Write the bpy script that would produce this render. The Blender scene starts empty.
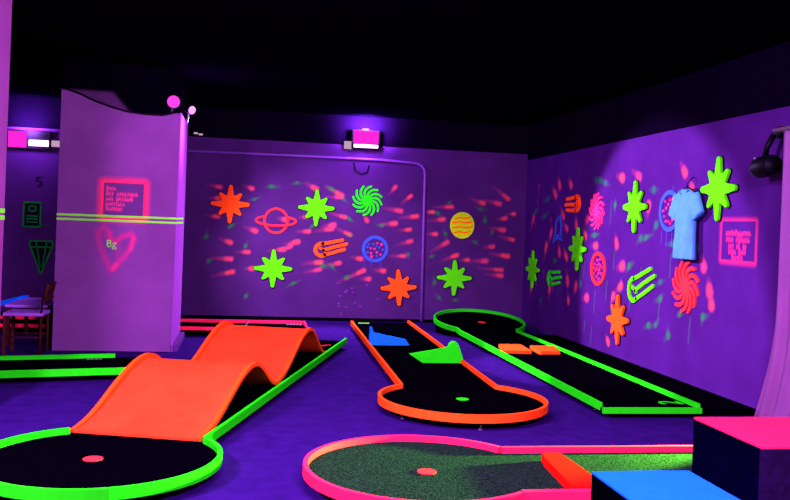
import bpy, bmesh, math, random
import numpy as np
from mathutils import Matrix, Vector
random.seed(7)
PI = math.pi
scene = bpy.context.scene
COL = scene.collection
VB, UR, UL, VF = 13.70, 4.53, -4.3, -3.0      # back wall, right wall, left wall, front end of floor
CEIL = 3.25
TURF, RT, RB = .085, .125, .062               # turf height, rail top, rail bottom

# ---------------------------------------------------------------- materials
def new_mat(name):
    m = bpy.data.materials.new(name); m.use_nodes = True
    nt = m.node_tree; nt.nodes.clear()
    out = nt.nodes.new('ShaderNodeOutputMaterial')
    p = nt.nodes.new('ShaderNodeBsdfPrincipled')
    nt.links.new(p.outputs[0], out.inputs[0])
    return m, nt, p
def noise_mat(name, col, rough=.75, spec=.0, var=.18, scale=14., bump=0., metallic=0., detail=4.):
    m, nt, p = new_mat(name)
    tc = nt.nodes.new('ShaderNodeTexCoord')
    n = nt.nodes.new('ShaderNodeTexNoise'); n.inputs['Scale'].default_value = scale; n.inputs['Detail'].default_value = detail
    nt.links.new(tc.outputs['Object'], n.inputs['Vector'])
    r = nt.nodes.new('ShaderNodeValToRGB')
    r.color_ramp.elements[0].position = .3; r.color_ramp.elements[1].position = .7
    r.color_ramp.elements[0].color = (*[c * (1 - var) for c in col], 1)
    r.color_ramp.elements[1].color = (*[min(1, c * (1 + var)) for c in col], 1)
    nt.links.new(n.outputs['Fac'], r.inputs[0]); nt.links.new(r.outputs[0], p.inputs['Base Color'])
    p.inputs['Roughness'].default_value = rough; p.inputs['Specular IOR Level'].default_value = spec
    p.inputs['Metallic'].default_value = metallic
    if bump:
        b = nt.nodes.new('ShaderNodeBump'); b.inputs['Strength'].default_value = bump; b.inputs['Distance'].default_value = .01
        nt.links.new(n.outputs['Fac'], b.inputs['Height']); nt.links.new(b.outputs[0], p.inputs['Normal'])
    return m
def emit_mat(name, col, strength):
    m = bpy.data.materials.new(name); m.use_nodes = True
    nt = m.node_tree; nt.nodes.clear()
    out = nt.nodes.new('ShaderNodeOutputMaterial'); e = nt.nodes.new('ShaderNodeEmission')
    e.inputs[0].default_value = (*col, 1); e.inputs[1].default_value = strength
    nt.links.new(e.outputs[0], out.inputs[0]); return m
def wall_mat(name, col, zt, dark=(.0018, .0006, .0036)):
    """purple wall paint below height zt, black paint above, sprayed colours from the 'paint' attribute"""
    m, nt, p = new_mat(name)
    N = nt.nodes.new; K = nt.links.new
    tc = N('ShaderNodeTexCoord')
    n = N('ShaderNodeTexNoise'); n.inputs['Scale'].default_value = 2.2; n.inputs['Detail'].default_value = 6
    K(tc.outputs['Object'], n.inputs['Vector'])
    r = N('ShaderNodeValToRGB')
    r.color_ramp.elements[0].position = .3; r.color_ramp.elements[1].position = .72
    r.color_ramp.elements[0].color = (*[c * .84 for c in col], 1); r.color_ramp.elements[1].color = (*[c * 1.14 for c in col], 1)
    K(n.outputs['Fac'], r.inputs[0])
    at = N('ShaderNodeAttribute'); at.attribute_name = 'paint'
    mx = N('ShaderNodeMix'); mx.data_type = 'RGBA'
    K(at.outputs['Alpha'], mx.inputs['Factor']); K(r.outputs[0], mx.inputs['A']); K(at.outputs['Color'], mx.inputs['B'])
    sx = N('ShaderNodeSeparateXYZ'); K(tc.outputs['Object'], sx.inputs[0])
    gt = N('ShaderNodeMath'); gt.operation = 'GREATER_THAN'; gt.inputs[1].default_value = zt; K(sx.outputs['Z'], gt.inputs[0])
    m2 = N('ShaderNodeMix'); m2.data_type = 'RGBA'; m2.inputs['B'].default_value = (*dark, 1)
    K(gt.outputs[0], m2.inputs['Factor']); K(mx.outputs['Result'], m2.inputs['A'])
    K(m2.outputs['Result'], p.inputs['Base Color'])
    p.inputs['Roughness'].default_value = .75; p.inputs['Specular IOR Level'].default_value = .0
    n2 = N('ShaderNodeTexNoise'); n2.inputs['Scale'].default_value = 60; K(tc.outputs['Object'], n2.inputs['Vector'])
    b = N('ShaderNodeBump'); b.inputs['Strength'].default_value = .12; b.inputs['Distance'].default_value = .01
    K(n2.outputs['Fac'], b.inputs['Height']); K(b.outputs[0], p.inputs['Normal'])
    return m
F_ORANGE = (.95, .095, .006); F_GREEN = (.012, .95, .004); F_PINK = (.95, .022, .055); F_BLUE = (.008, .21, .85); F_YELLOW = (.62, .60, .004)
M = {
 'orange': noise_mat('fluorescent_orange', F_ORANGE, var=.06), 'green': noise_mat('fluorescent_green', F_GREEN, var=.05),
 'pink': noise_mat('fluorescent_pink', F_PINK, var=.05), 'blue': noise_mat('fluorescent_blue', F_BLUE, var=.05),
 'ramp': noise_mat('orange_ramp_paint', (.90, .056, .008), var=.16, scale=3.5, rough=.7),
 'red_orange': noise_mat('red_orange_paint', (.95, .008, .003), var=.06),
 'trim_orange': noise_mat('orange_edge_paint', (.95, .085, .005), var=.05),
 'yellow': noise_mat('fluorescent_yellow', (.42, .95, .004), var=.08), 'lime': noise_mat('fluorescent_lime', (.07, .95, .003), var=.05),
 'salmon': noise_mat('fluorescent_red', (.95, .03, .022), var=.08), 'magenta': noise_mat('fluorescent_magenta', (.85, .03, .11), var=.08),
 'aqua_blue': noise_mat('sprayed_blue', (.03, .09, .33), var=.1),
 'tape': noise_mat('tape_yellow_green', (.17, .95, .03), var=.03, rough=.4),
 'black_turf': noise_mat('black_turf', (.00055, .0003, .0010), rough=.95, spec=.0, var=.5, scale=90, bump=.4),
 'green_turf': noise_mat('green_turf', (.0066, .0200, .0080), rough=.95, spec=.0, var=.75, scale=75, bump=.5),
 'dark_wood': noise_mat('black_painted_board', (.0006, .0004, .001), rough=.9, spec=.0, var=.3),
 'black': noise_mat('black_plastic', (.001, .0007, .0015), rough=.5, spec=.06, var=.2),
 'metal': noise_mat('zinc_metal', (.12, .10, .16), rough=.35, metallic=.8, var=.1),
 'white': noise_mat('white_plastic', (.16, .13, .13), rough=.5, var=.05),
 'conduit': noise_mat('painted_conduit', (.14, .045, .22), rough=.5, spec=.3, var=.1),
 'box_dark': noise_mat('black_box_sides', (.0004, .0004, .0040), rough=.9, spec=.0, var=.3),
 'box_front': noise_mat('purple_box_front', (.010, .0035, .018), rough=.85, var=.3, scale=25),
 'shirt': noise_mat('blue_cotton', (.055, .25, .40), rough=.9, var=.1, scale=9, bump=.2),
 'curtain': noise_mat('pale_curtain', (.18, .075, .155), rough=.95, var=.12, scale=3),
 'brown': noise_mat('brown_wood', (.05, .012, .008), rough=.5, var=.25, scale=20),
 'pad': noise_mat('pale_seat', (.3, .10, .42), rough=.7, var=.1),
 'lens': emit_mat('blacklight_lens', (1., .02, .72), 1.0), 'tube': emit_mat('blacklight_tube', (1., .55, 1.), 4.),
 'spotglow': emit_mat('spot_lamp_glass', (1., .06, .85), 1.0), 'spotwhite': emit_mat('spot_lamp_bright', (1., .30, 1.), 1.6),
 'boxglow': emit_mat('white_box_glow', (1., .6, .9), .55),  # white boxes and clips given a glow of their own, not lamps
}
# ---------------------------------------------------------------- object helpers
def setp(o, label=None, cat=None, group=None, kind=None):
    if label: o['label'] = label
    if cat: o['category'] = cat
    if group: o['group'] = group
    if kind: o['kind'] = kind
    return o
def link_bm(name, bm, mat, parent=None, smooth=False, auto=None):
    bmesh.ops.recalc_face_normals(bm, faces=bm.faces)
    me = bpy.data.meshes.new(name); bm.to_mesh(me); bm.free()
    if smooth:
        for p in me.polygons: p.use_smooth = True
    if mat: me.materials.append(mat)
    o = bpy.data.objects.new(name, me); COL.objects.link(o)
    if parent: o.parent = parent
    return o
def thing(name, label, cat, loc=(0, 0, 0), rot=(0, 0, 0), group=None):
    o = bpy.data.objects.new(name, None); o.empty_display_size = .1; COL.objects.link(o)
    o.location = loc; o.rotation_euler = rot
    return setp(o, label, cat, group)
def box(bm, x0, x1, y0, y1, z0, z1, bev=0.):
    r = bmesh.ops.create_cube(bm, size=1.)
    vs = r['verts']
    for v in vs: v.co = Vector((x0 if v.co.x < 0 else x1, y0 if v.co.y < 0 else y1, z0 if v.co.z < 0 else z1))
    if bev:
        es = {e for v in vs for e in v.link_edges}
        bmesh.ops.bevel(bm, geom=list(es), offset=bev, segments=2, affect='EDGES', profile=.7)
def prism(bm, pts, z0, z1, bev=0., dz=None):
    """extruded polygon; pts (x, y)"""
    dz = dz or (lambda x, y: 0.)
    n = len(pts)
    lo = [bm.verts.new((x, y, z0 + dz(x, y))) for x, y in pts]
    hi = [bm.verts.new((x, y, z1 + dz(x, y))) for x, y in pts]
    fs = [bm.faces.new(lo[::-1])]
    top = bm.faces.new(hi); fs.append(top)
    for i in range(n): fs.append(bm.faces.new((lo[i], lo[(i + 1) % n], hi[(i + 1) % n], hi[i])))
    if bev: bmesh.ops.bevel(bm, geom=list(top.edges), offset=bev, segments=2, affect='EDGES', profile=.6)
    bm.normal_update()
    big = [f for f in bm.faces if len(f.verts) > 4]
    bmesh.ops.triangulate(bm, faces=big)
def tube(bm, pts, r, seg=8, cap=True):
    pts = [Vector(p) for p in pts]; rings = []
    for i, p in enumerate(pts):
        d = (pts[min(i + 1, len(pts) - 1)] - pts[max(i - 1, 0)]).normalized()
        a = d.cross(Vector((0, 0, 1)))
        if a.length < .05: a = d.cross(Vector((1, 0, 0)))
        a.normalize(); b = d.cross(a)
        rr = r[i] if isinstance(r, (list, tuple)) else r
        rings.append([bm.verts.new(p + a * rr * math.cos(2 * PI * k / seg) + b * rr * math.sin(2 * PI * k / seg)) for k in range(seg)])
    for i in range(len(rings) - 1):
        for k in range(seg): bm.faces.new((rings[i][k], rings[i][(k + 1) % seg], rings[i + 1][(k + 1) % seg], rings[i + 1][k]))
    if cap: bm.faces.new(rings[0][::-1]); bm.faces.new(rings[-1])
def ribbon(bm, pts, w, z0, z1, dz=None, closed=False):
    """board standing on edge along pts (x, y), thickness w to the left of the direction of travel"""
    dz = dz or (lambda x, y: 0.)
    P = [Vector(p) for p in pts]; n = len(P); off = []
    for i in range(n):
        a = P[i] - P[i - 1] if (i > 0 or closed) else P[1] - P[0]
        b = P[(i + 1) % n] - P[i] if (i < n - 1 or closed) else P[-1] - P[-2]
        a = a.normalized(); b = b.normalized()
        na = Vector((-a.y, a.x)); nb = Vector((-b.y, b.x)); m = (na + nb).normalized()
        off.append(P[i] + m * (w / max(.45, m.dot(na))))
    q = [[bm.verts.new((p.x, p.y, z + dz(p.x, p.y))) for p, z in ((P[i], z0), (P[i], z1), (off[i], z1), (off[i], z0))] for i in range(n)]
    for i in range(n if closed else n - 1):
        A, B = q[i], q[(i + 1) % n]
        for k in range(4): bm.faces.new((A[k], A[(k + 1) % 4], B[(k + 1) % 4], B[k]))
    if not closed: bm.faces.new(q[0]); bm.faces.new(q[-1][::-1])
def stroke(bm, pts, w, z0, z1):
    """flat brush-stroke shaped board along pts with round ends"""
    P = [Vector(p) for p in pts]; n = len(P); Lf, Rt = [], []
    for i in range(n):
        d = (P[min(i + 1, n - 1)] - P[max(i - 1, 0)]).normalized(); nn = Vector((-d.y, d.x))
        ww = w[i] if isinstance(w, (list, tuple)) else w
        Lf.append(P[i] + nn * ww / 2); Rt.append(P[i] - nn * ww / 2)
    def capp(c, d, r): return [c + r * (d * math.cos(t) + Vector((-d.y, d.x)) * math.sin(t)) for t in (-PI / 3, -PI / 6, 0, PI / 6, PI / 3)]
    d1 = (P[-1] - P[-2]).normalized(); d0 = (P[0] - P[1]).normalized()
    w1 = (w[-1] if isinstance(w, (list, tuple)) else w) / 2; w0 = (w[0] if isinstance(w, (list, tuple)) else w) / 2
    poly = Rt + capp(P[-1], d1, w1) + Lf[::-1] + capp(P[0], d0, w0)
    prism(bm, [(p.x, p.y) for p in poly], z0, z1)
def circle(cx, cy, r, n=40, a0=0., a1=2 * PI, ry=None):
    ry = ry or r
    full = abs(a1 - a0 - 2 * PI) < 1e-6
    return [(cx + r * math.cos(a0 + (a1 - a0) * i / (n if full else n - 1)), cy + ry * math.sin(a0 + (a1 - a0) * i / (n if full else n - 1))) for i in range(n)]
def text_obj(name, s, size, mat, parent, loc, rot, depth=.002):
    cu = bpy.data.curves.new(name, 'FONT'); cu.body = s; cu.size = size; cu.extrude = depth; cu.align_x = 'CENTER'; cu.align_y = 'CENTER'
    tmp = bpy.data.objects.new(name + '_tmp', cu); COL.objects.link(tmp)
    dg = bpy.context.evaluated_depsgraph_get(); me = bpy.data.meshes.new_from_object(tmp.evaluated_get(dg))
    bpy.data.objects.remove(tmp); me.materials.clear(); me.materials.append(mat)
    o = bpy.data.objects.new(name, me); COL.objects.link(o); o.location = loc; o.rotation_euler = rot
    if parent: o.parent = parent
    return o

# measured positions on the walls: (along, height) pairs, metres
BC = [(-0.585, 2.058, -0.39, 2.032), (-0.556, 1.857, -0.405, 1.863), (-0.591, 1.586, -0.41, 1.577), (-0.376, 1.239, -0.203, 1.182), (-0.491, 0.934, -0.188, 0.927), (-0.477, 0.652, -0.154, 0.732), (-0.123, 1.038, 0.075, 1.044), (0.031, 0.787, 0.154, 0.79), (-0.036, 2.074, 0.095, 2.032), (-0.003, 1.431, 0.172, 1.374), (0.619, 1.184, 0.832, 1.229), (0.374, 1.074, 0.62, 1.104), (0.614, 1.093, 0.719, 1.159), (0.503, 1.586, 0.641, 1.567), (0.921, 2.156, 1.088, 2.069), (1.244, 2.115, 1.495, 1.984), (1.262, 1.95, 1.484, 1.96), (1.3, 1.703, 1.563, 1.643), (0.812, 1.39, 1.0, 1.397), (1.08, 1.403, 1.359, 1.453), (1.203, 1.474, 1.388, 1.514), (1.389, 1.479, 1.652, 1.368), (2.242, 2.021, 2.352, 2.16), (2.451, 1.887, 2.608, 2.027), (2.164, 1.815, 2.453, 1.776), (2.427, 1.668, 2.718, 1.704), (2.132, 1.547, 2.373, 1.577), (2.419, 1.464, 2.613, 1.487), (2.407, 1.232, 2.64, 1.303), (2.296, 1.052, 2.54, 1.06), (1.68, 1.015, 1.838, 0.992), (2.055, 0.82, 2.216, 0.811), (1.852, 0.673, 1.98, 0.676), (1.522, 0.624, 1.891, 0.809), (1.297, 0.877, 1.498, 0.918), (0.926, 0.887, 1.206, 0.92), (0.949, 0.748, 1.193, 0.807), (1.84, 1.719, 1.917, 1.598), (2.992, 1.863, 3.289, 1.876), (2.911, 1.64, 3.156, 1.671), (2.967, 1.142, 3.232, 1.304), (3.141, 0.999, 3.402, 1.101), (3.456, 1.024, 3.589, 1.028), (3.59, 2.024, 3.814, 1.956), (3.823, 2.013, 4.086, 1.956), (3.974, 2.232, 4.228, 2.043), (4.224, 1.8, 4.343, 1.804), (4.043, 1.698, 4.192, 1.729), (3.939, 1.564, 4.173, 1.532), (4.09, 1.434, 4.338, 1.379), (3.832, 1.24, 4.0, 1.259), (3.955, 1.141, 4.258, 1.11), (3.623, 1.013, 3.891, 1.021), (3.762, 0.904, 4.166, 0.881), (3.909, 0.804, 4.162, 0.789), (2.877, 1.424, 3.042, 1.43), (0.835, 1.618, 0.96, 1.623), (2.815, 1.776, 2.979, 1.782)]
BG = [(0.306, 2.065, 0.522, 2.075), (0.048, 1.849, 0.239, 1.909), (0.676, 2.119, 0.893, 2.148), (-0.271, 1.397, -0.143, 1.479), (-0.634, 1.21, -0.556, 1.36), (-0.256, 1.428, -0.129, 1.48), (0.012, 1.085, 0.054, 1.218), (0.657, 0.503, 0.906, 0.628), (1.484, 2.001, 1.612, 1.861), (1.218, 2.126, 1.456, 2.002), (1.571, 1.671, 1.709, 1.564), (1.55, 1.391, 1.717, 1.337), (2.044, 1.546, 2.236, 1.569), (2.553, 1.128, 2.608, 0.994), (1.108, 0.926, 1.341, 0.827), (1.281, 0.93, 1.455, 0.768), (2.952, 1.782, 3.14, 1.723), (3.167, 1.943, 3.305, 1.998), (3.67, 1.917, 3.91, 1.843), (3.847, 1.783, 3.882, 1.624), (3.954, 1.414, 3.961, 1.544), (3.154, 1.509, 3.229, 1.33), (3.616, 1.332, 3.775, 1.282), (3.018, 0.591, 3.026, 0.752), (3.048, 0.477, 3.181, 0.355), (3.332, 0.356, 3.465, 0.359), (2.929, 1.05, 3.051, 1.098), (0.98, 1.427, 1.11, 1.48), (-0.549, 0.831, -0.459, 0.913), (0.034, 0.306, 0.091, 0.415), (1.573, 0.7, 1.713, 0.729)]
RC = [(12.283, 2.347, 12.126, 2.202), (11.846, 2.308, 11.681, 2.203), (12.561, 2.216, 12.244, 2.08), (12.154, 1.902, 11.917, 1.761), (12.052, 1.674, 11.739, 1.584), (11.515, 1.763, 11.445, 1.64), (11.27, 1.61, 11.083, 1.496), (10.967, 1.369, 10.669, 1.378), (12.153, 1.39, 12.049, 1.221), (11.98, 1.312, 11.728, 1.173), (11.798, 1.014, 11.684, 0.826), (11.712, 0.694, 11.632, 0.562), (13.472, 1.511, 13.231, 1.753), (12.771, 1.088, 12.612, 1.33), (10.185, 1.533, 10.09, 1.404), (10.237, 2.264, 9.948, 2.229), (9.823, 2.305, 9.477, 2.217), (10.173, 0.822, 9.881, 0.918), (10.133, 1.124, 9.854, 1.16), (9.32, 1.752, 9.279, 1.887), (11.175, 0.658, 10.934, 0.679), (10.366, 0.261, 10.221, 0.183), (8.615, 2.315, 8.443, 2.208), (8.403, 2.127, 8.293, 2.033), (8.083, 1.349, 8.02, 1.246), (7.946, 1.128, 7.895, 1.006), (7.892, 0.97, 7.853, 0.877), (10.258, 0.661, 10.119, 0.781), (11.476, 0.677, 11.364, 0.816), (12.484, 0.528, 12.414, 0.711), (12.59, 1.341, 12.404, 1.543), (13.325, 0.484, 13.232, 0.711), (11.205, 1.646, 11.034, 1.73)]
RG = [(12.896, 1.98, 12.498, 2.088), (13.362, 1.806, 13.006, 1.905), (10.926, 2.269, 10.613, 2.21), (10.626, 2.199, 10.387, 2.154), (10.215, 1.804, 10.195, 1.977), (12.351, 1.104, 12.142, 1.114), (10.944, 1.506, 10.653, 1.531), (11.26, 0.746, 11.235, 0.938), (10.819, 2.256, 10.521, 2.188), (9.282, 2.059, 9.063, 2.052), (9.157, 1.591, 9.023, 1.708), (9.45, 1.467, 9.153, 1.553), (9.823, 1.091, 9.606, 1.222), (9.064, 0.98, 8.827, 1.064), (9.071, 0.803, 8.863, 0.906), (9.114, 0.51, 8.939, 0.633), (9.295, 0.488, 9.09, 0.548), (8.797, 0.406, 8.728, 0.561), (8.552, 0.694, 8.357, 0.772), (8.852, 1.44, 8.564, 1.499), (8.233, 1.353, 8.16, 1.471), (8.437, 0.848, 8.285, 0.928), (9.572, 1.428, 9.381, 1.539), (12.989, 1.745, 12.531, 1.835), (12.868, 0.4, 12.805, 0.558), (8.041, 0.672, 7.902, 0.779)]
CONDUIT = [(-0.898, 2.564), (0.814, 2.574), (2.084, 2.575), (2.604, 2.553), (2.753, 2.512), (2.814, 2.419), (2.823, 1.969), (2.85, 0.024)]
LOOP = [(1.669, 2.523), (1.69, 2.397), (1.788, 2.338), (1.883, 2.374), (1.911, 2.487)]
CURVE = [(-2.094, 2.941), (-2.029, 2.934), (-1.877, 2.887), (-1.719, 2.818), (-1.538, 2.761), (-1.362, 2.715), (-1.186, 2.699), (-0.965, 2.696), (-0.833, 2.735)]
# ---------------------------------------------------------------- painted walls
class Paint:
    def __init__(s, a, b): s.a, s.b = a, b; s.c = np.zeros(a.shape + (4,))
    def over(s, al, col):
        al = np.clip(al, 0, 1); A = s.c[..., 3]; na = al + A * (1 - al); sf = np.where(na > 1e-6, na, 1)
        for k in range(3): s.c[..., k] = (col[k] * al + s.c[..., k] * A * (1 - al)) / sf
        s.c[..., 3] = na
    def seg(s, p, q, w, col, alpha, soft=.5, comet=False):
        p = np.array(p); q = np.array(q); d = q - p; L2 = max(1e-9, (d ** 2).sum())
        t = np.clip(((s.a - p[0]) * d[0] + (s.b - p[1]) * d[1]) / L2, 0, 1)
        r = np.hypot(s.a - p[0] - t * d[0], s.b - p[1] - t * d[1])
        ww = w * (.62 + .38 * t) if comet else w
        f = np.clip((ww - r) / (ww * soft), 0, 1); f = f * f * (3 - 2 * f)
        if comet: f = f * (.15 + .85 * t ** 1.8)
        s.over(f * alpha, col)
    def path(s, pts, w, col, alpha, soft=.5):
        fm = np.zeros(s.a.shape)
        for p, q in zip(pts[:-1], pts[1:]):
            d = (q[0] - p[0], q[1] - p[1]); L2 = max(1e-9, d[0] ** 2 + d[1] ** 2)
            t = np.clip(((s.a - p[0]) * d[0] + (s.b - p[1]) * d[1]) / L2, 0, 1)
            r = np.hypot(s.a - p[0] - t * d[0], s.b - p[1] - t * d[1])
            f = np.clip((w - r) / (w * soft), 0, 1); fm = np.maximum(fm, f)
        s.over(fm * fm * (3 - 2 * fm) * alpha, col)
    def frame(s, x0, x1, z0, z1, w, col, alpha, sides='lrtb'):
        """overspray round a stencil: strong at the stencil's edge, fading outwards"""
        dx = np.maximum(np.maximum(x0 - s.a, s.a - x1), 0); dz = np.maximum(np.maximum(z0 - s.b, s.b - z1), 0)
        r = np.hypot(dx, dz); out = (r > 0)
        f = np.clip(1 - r / w, 0, 1) ** 1.3 * out
        s.over(f * alpha, col)
def grid_wall(name, A, Bz, pos, col, zt, painter, back=None):
    a, b = np.meshgrid(A, Bz, indexing='ij'); pt = Paint(a, b); painter(pt)
    X, Y, Z = pos(a, b); n, m = a.shape
    V = np.stack([X, Y, Z], -1).reshape(-1, 3)
    i, j = np.meshgrid(np.arange(n - 1), np.arange(m - 1), indexing='ij'); k = (i * m + j).ravel()
    Fq = np.stack([k, k + m, k + m + 1, k + 1], 1)
    me = bpy.data.meshes.new(name); me.from_pydata(V.tolist(), [], Fq.tolist()); me.update()
    at = me.attributes.new('paint', 'FLOAT_COLOR', 'POINT'); at.data.foreach_set('color', pt.c.reshape(-1).astype(np.float32))
    me.materials.append(wall_mat(name + '_paint', col, zt))
    o = bpy.data.objects.new(name, me); COL.objects.link(o)
    if back:
        bm = bmesh.new(); bm.from_mesh(me); box(bm, *back); bm.to_mesh(me); bm.free()
        full = np.zeros((len(me.vertices), 4), np.float32); full[:n * (V.shape[0] // n)] = pt.c.reshape(-1, 4); me.attributes['paint'].data.foreach_set('color', full.ravel())
    return o
CORAL, CORAL2, GRN, TEAL = (.62, .055, .08), (.75, .075, .04), (.005, .24, .016), (.006, .18, .05)
def scribble(pt, x, z, w, h, n, col, alpha, dirx=1, seed=1):
    """one line of sprayed stencil lettering too blurred to read"""
    rr = random.Random(seed); step = w / n
    for i in range(n):
        if 1 < i < n - 1 and rr.random() < .1: continue
        x0 = x + dirx * step * (i + .25); hh = h * rr.choice((.62, .62, .66, 1., .7))
        pt.seg((x0, z), (x0 + dirx * step * .1, z + hh), step * .40, col, alpha, .8)
        if rr.random() < .7: pt.seg((x0, z + hh * rr.choice((.1, .5, .95))), (x0 + dirx * step * .6, z + hh * rr.choice((.1, .5, .95))), step * .3, col, alpha, .8)
def paint_back(pt):
    rr = random.Random(3)
    for i, (x0, z0, x1, z1) in enumerate(BC):
        w = rr.uniform(.05, .068); pt.seg((x0, z0), (x1, z1), w, CORAL, rr.uniform(.55, .8), 1., True)
        k = rr.uniform(.2, .32); pt.seg((x1 + (x0 - x1) * k, z1 + (z0 - z1) * k), (x1, z1), w * .8, CORAL2 if i % 4 else CORAL, rr.uniform(.5, .85), 1.)
    for x0, z0, x1, z1 in BG:
        w = rr.uniform(.032, .05); bx, bz = (x0 + x1) / 2 + rr.uniform(-.03, .03), (z0 + z1) / 2 + rr.uniform(-.03, .03); al = rr.uniform(.5, .85)
        pt.seg((x0, z0), (bx, bz), w, GRN, al, 1., True); pt.seg((x1, z1), (bx, bz), w, GRN, al, 1., True)
    for dx in (-.15, -.06, .1): pt.seg((2.058 + dx, 1.0), (2.058 + dx, .87), .012, (.05, .06, .4), .5, .6)     # drips below the blue planet
    for _ in range(14): 
        a, b = rr.uniform(1.35, 2.2), rr.uniform(.1, .6); pt.seg((a, b), (a + .02, b), .016, (.35, .05, .4), .5, .8)
    pt.path([(-3.0, 2.06), (-3.07, 2.06), (-3.075, 2.0), (-3.02, 2.0), (-3.0, 1.95), (-3.06, 1.92)], .022, (.004, .002, .006), .9)
    pt.path([(-3.08, 1.35), (-2.86, 1.35)], .018, (.01, .12, .03), .35)
def paint_right(pt):
    rr = random.Random(5)
    for i, (v0, z0, v1, z1) in enumerate(RC):
        vm = (v0 + v1) / 2; v0, v1 = vm + (v0 - vm) * .6, vm + (v1 - vm) * .6
        w = rr.uniform(.075, .10); pt.seg((v0, z0), (v1, z1), w, CORAL, rr.uniform(.5, .75), 1., True)
        k = rr.uniform(.25, .4); pt.seg((v1 + (v0 - v1) * k, z1 + (z0 - z1) * k), (v1, z1), w * .85, CORAL2 if i % 4 else CORAL, rr.uniform(.45, .8), 1.)
    for v0, z0, v1, z1 in RG:
        w = rr.uniform(.045, .07); bv, bz = (v0 + v1) / 2 + rr.uniform(-.05, .05), (z0 + z1) / 2 + rr.uniform(-.03, .03); al = rr.uniform(.45, .8); g = GRN if rr.random() < .65 else TEAL
        pt.seg((v0, z0), (bv, bz), w, g, al, 1., True); pt.seg((v1, z1), (bv, bz), w, g, al, 1., True)
    for _ in range(26):
        v = rr.uniform(7.9, 13.2); z = rr.uniform(.3, 2.1); pt.seg((v, z), (v + .02, z - rr.uniform(.1, .3)), .02, GRN, .22, .9)
    for _ in range(10):
        v = rr.uniform(12.2, 13.4); z = rr.uniform(.5, 2.1); pt.seg((v, z), (v + .02, z + rr.uniform(.1, .2)), .05, CORAL, .3, 1., True)
    for dv in (-.1, .02, .13): pt.seg((8.82 + dv, 1.6), (8.82 + dv, 1.45), .012, (.05, .06, .4), .5, .6)
    pt.frame(7.165, 7.72, 1.335, 1.70, .06, (.80, .03, .08), .6)
    for k, (z, w, n) in enumerate(((1.575, .42, 13), (1.515, .40, 12), (1.455, .31, 9), (1.40, .30, 9), (1.345, .19, 6))):
        scribble(pt, 7.445 + w / 2, z, w, .048, n, (.85, .03, .08), .75, -1, 20 + k)
def paint_pillar(pt):
    pt.frame(-1.585, -1.14, 1.52, 1.905, .09, (.95, .03, .06), .95)
    pt.over(((pt.a > -1.585) & (pt.a < -1.14) & (pt.b > 1.52) & (pt.b < 1.905)) * .5, (.045, .014, .062))
    for k, (z, w, n) in enumerate(((1.825, .105, 4), (1.765, .345, 12), (1.706, .30, 11), (1.65, .21, 8), (1.593, .19, 7))):
        scribble(pt, -1.553, z, w, .044, n, (.9, .05, .12), .75, 1, 40 + k)
    h = [(-1.47, .92), (-1.55, 1.06), (-1.62, 1.25), (-1.63, 1.34), (-1.565, 1.40), (-1.51, 1.36), (-1.485, 1.27), (-1.43, 1.24), (-1.36, 1.30), (-1.27, 1.335), (-1.23, 1.28), (-1.29, 1.13), (-1.40, .99), (-1.47, .92)]
    pt.path(h, .06, (.55, .012, .12), .42, 1.); pt.path(h[5:13], .03, (.7, .02, .14), .3, 1.); pt.path([(-1.55, 1.30), (-1.40, 1.2), (-1.40, 1.05)], .05, (.5, .012, .12), .25, 1.)
    pt.seg((-1.45, .93), (-1.42, .98), .045, (.8, .03, .12), .6, .9); pt.seg((-1.26, 1.16), (-1.24, 1.29), .03, (.8, .03, .12), .6, .9)
    # black paint above the sagging cable, its slanted edge a painted lamp shadow, except the dusky patch at the upper left corner
    cx = np.interp(pt.a, [c[0] for c in CURVE], [c[1] for c in CURVE]); dg = np.interp(pt.b, [2.70, 2.93], [-1.36, -1.566])
    pt.over((pt.b > cx) * .6, (.012, .004, .008)); pt.over(((pt.b > cx) & (pt.a > dg)) * np.clip((pt.a - dg) / .07, 0, 1), (.0006, .0003, .0014))
    pt.over(np.clip((pt.b - 2.915) / .03, 0, 1), (.0006, .0003, .0014))

WB = (.048, .0145, .070); WR = (.044, .0085, .084); WP = (.150, .050, .145)
fl = bmesh.new(); box(fl, UL, UR + .2, VF, VB + .2, -.1, 0)
m, nt, p = new_mat('indigo_carpet')
tc = nt.nodes.new('ShaderNodeTexCoord'); n1 = nt.nodes.new('ShaderNodeTexNoise'); n1.inputs['Scale'].default_value = 7; n1.inputs['Detail'].default_value = 8
n2 = nt.nodes.new('ShaderNodeTexNoise'); n2.inputs['Scale'].default_value = 120
nt.links.new(tc.outputs['Object'], n1.inputs['Vector']); nt.links.new(tc.outputs['Object'], n2.inputs['Vector'])
ad = nt.nodes.new('ShaderNodeMath'); ad.operation = 'ADD'; nt.links.new(n1.outputs['Fac'], ad.inputs[0]); nt.links.new(n2.outputs['Fac'], ad.inputs[1])
r = nt.nodes.new('ShaderNodeValToRGB'); r.color_ramp.elements[0].position = .35 ; r.color_ramp.elements[1].position = .68
r.color_ramp.elements[0].color = (.0140, .0036, .046, 1); r.color_ramp.elements[1].color = (.0270, .0066, .092, 1)
hv = nt.nodes.new('ShaderNodeMath'); hv.operation = 'MULTIPLY'; hv.inputs[1].default_value = .5; nt.links.new(ad.outputs[0], hv.inputs[0])
nt.links.new(hv.outputs[0], r.inputs[0]); nt.links.new(r.outputs[0], p.inputs['Base Color']); p.inputs['Roughness'].default_value = .95; p.inputs['Specular IOR Level'].default_value = .0
bp = nt.nodes.new('ShaderNodeBump'); bp.inputs['Strength'].default_value = .5; bp.inputs['Distance'].default_value = .006
nt.links.new(n2.outputs['Fac'], bp.inputs['Height']); nt.links.new(bp.outputs[0], p.inputs['Normal'])
setp(link_bm('floor', fl, m), kind='structure')
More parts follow.
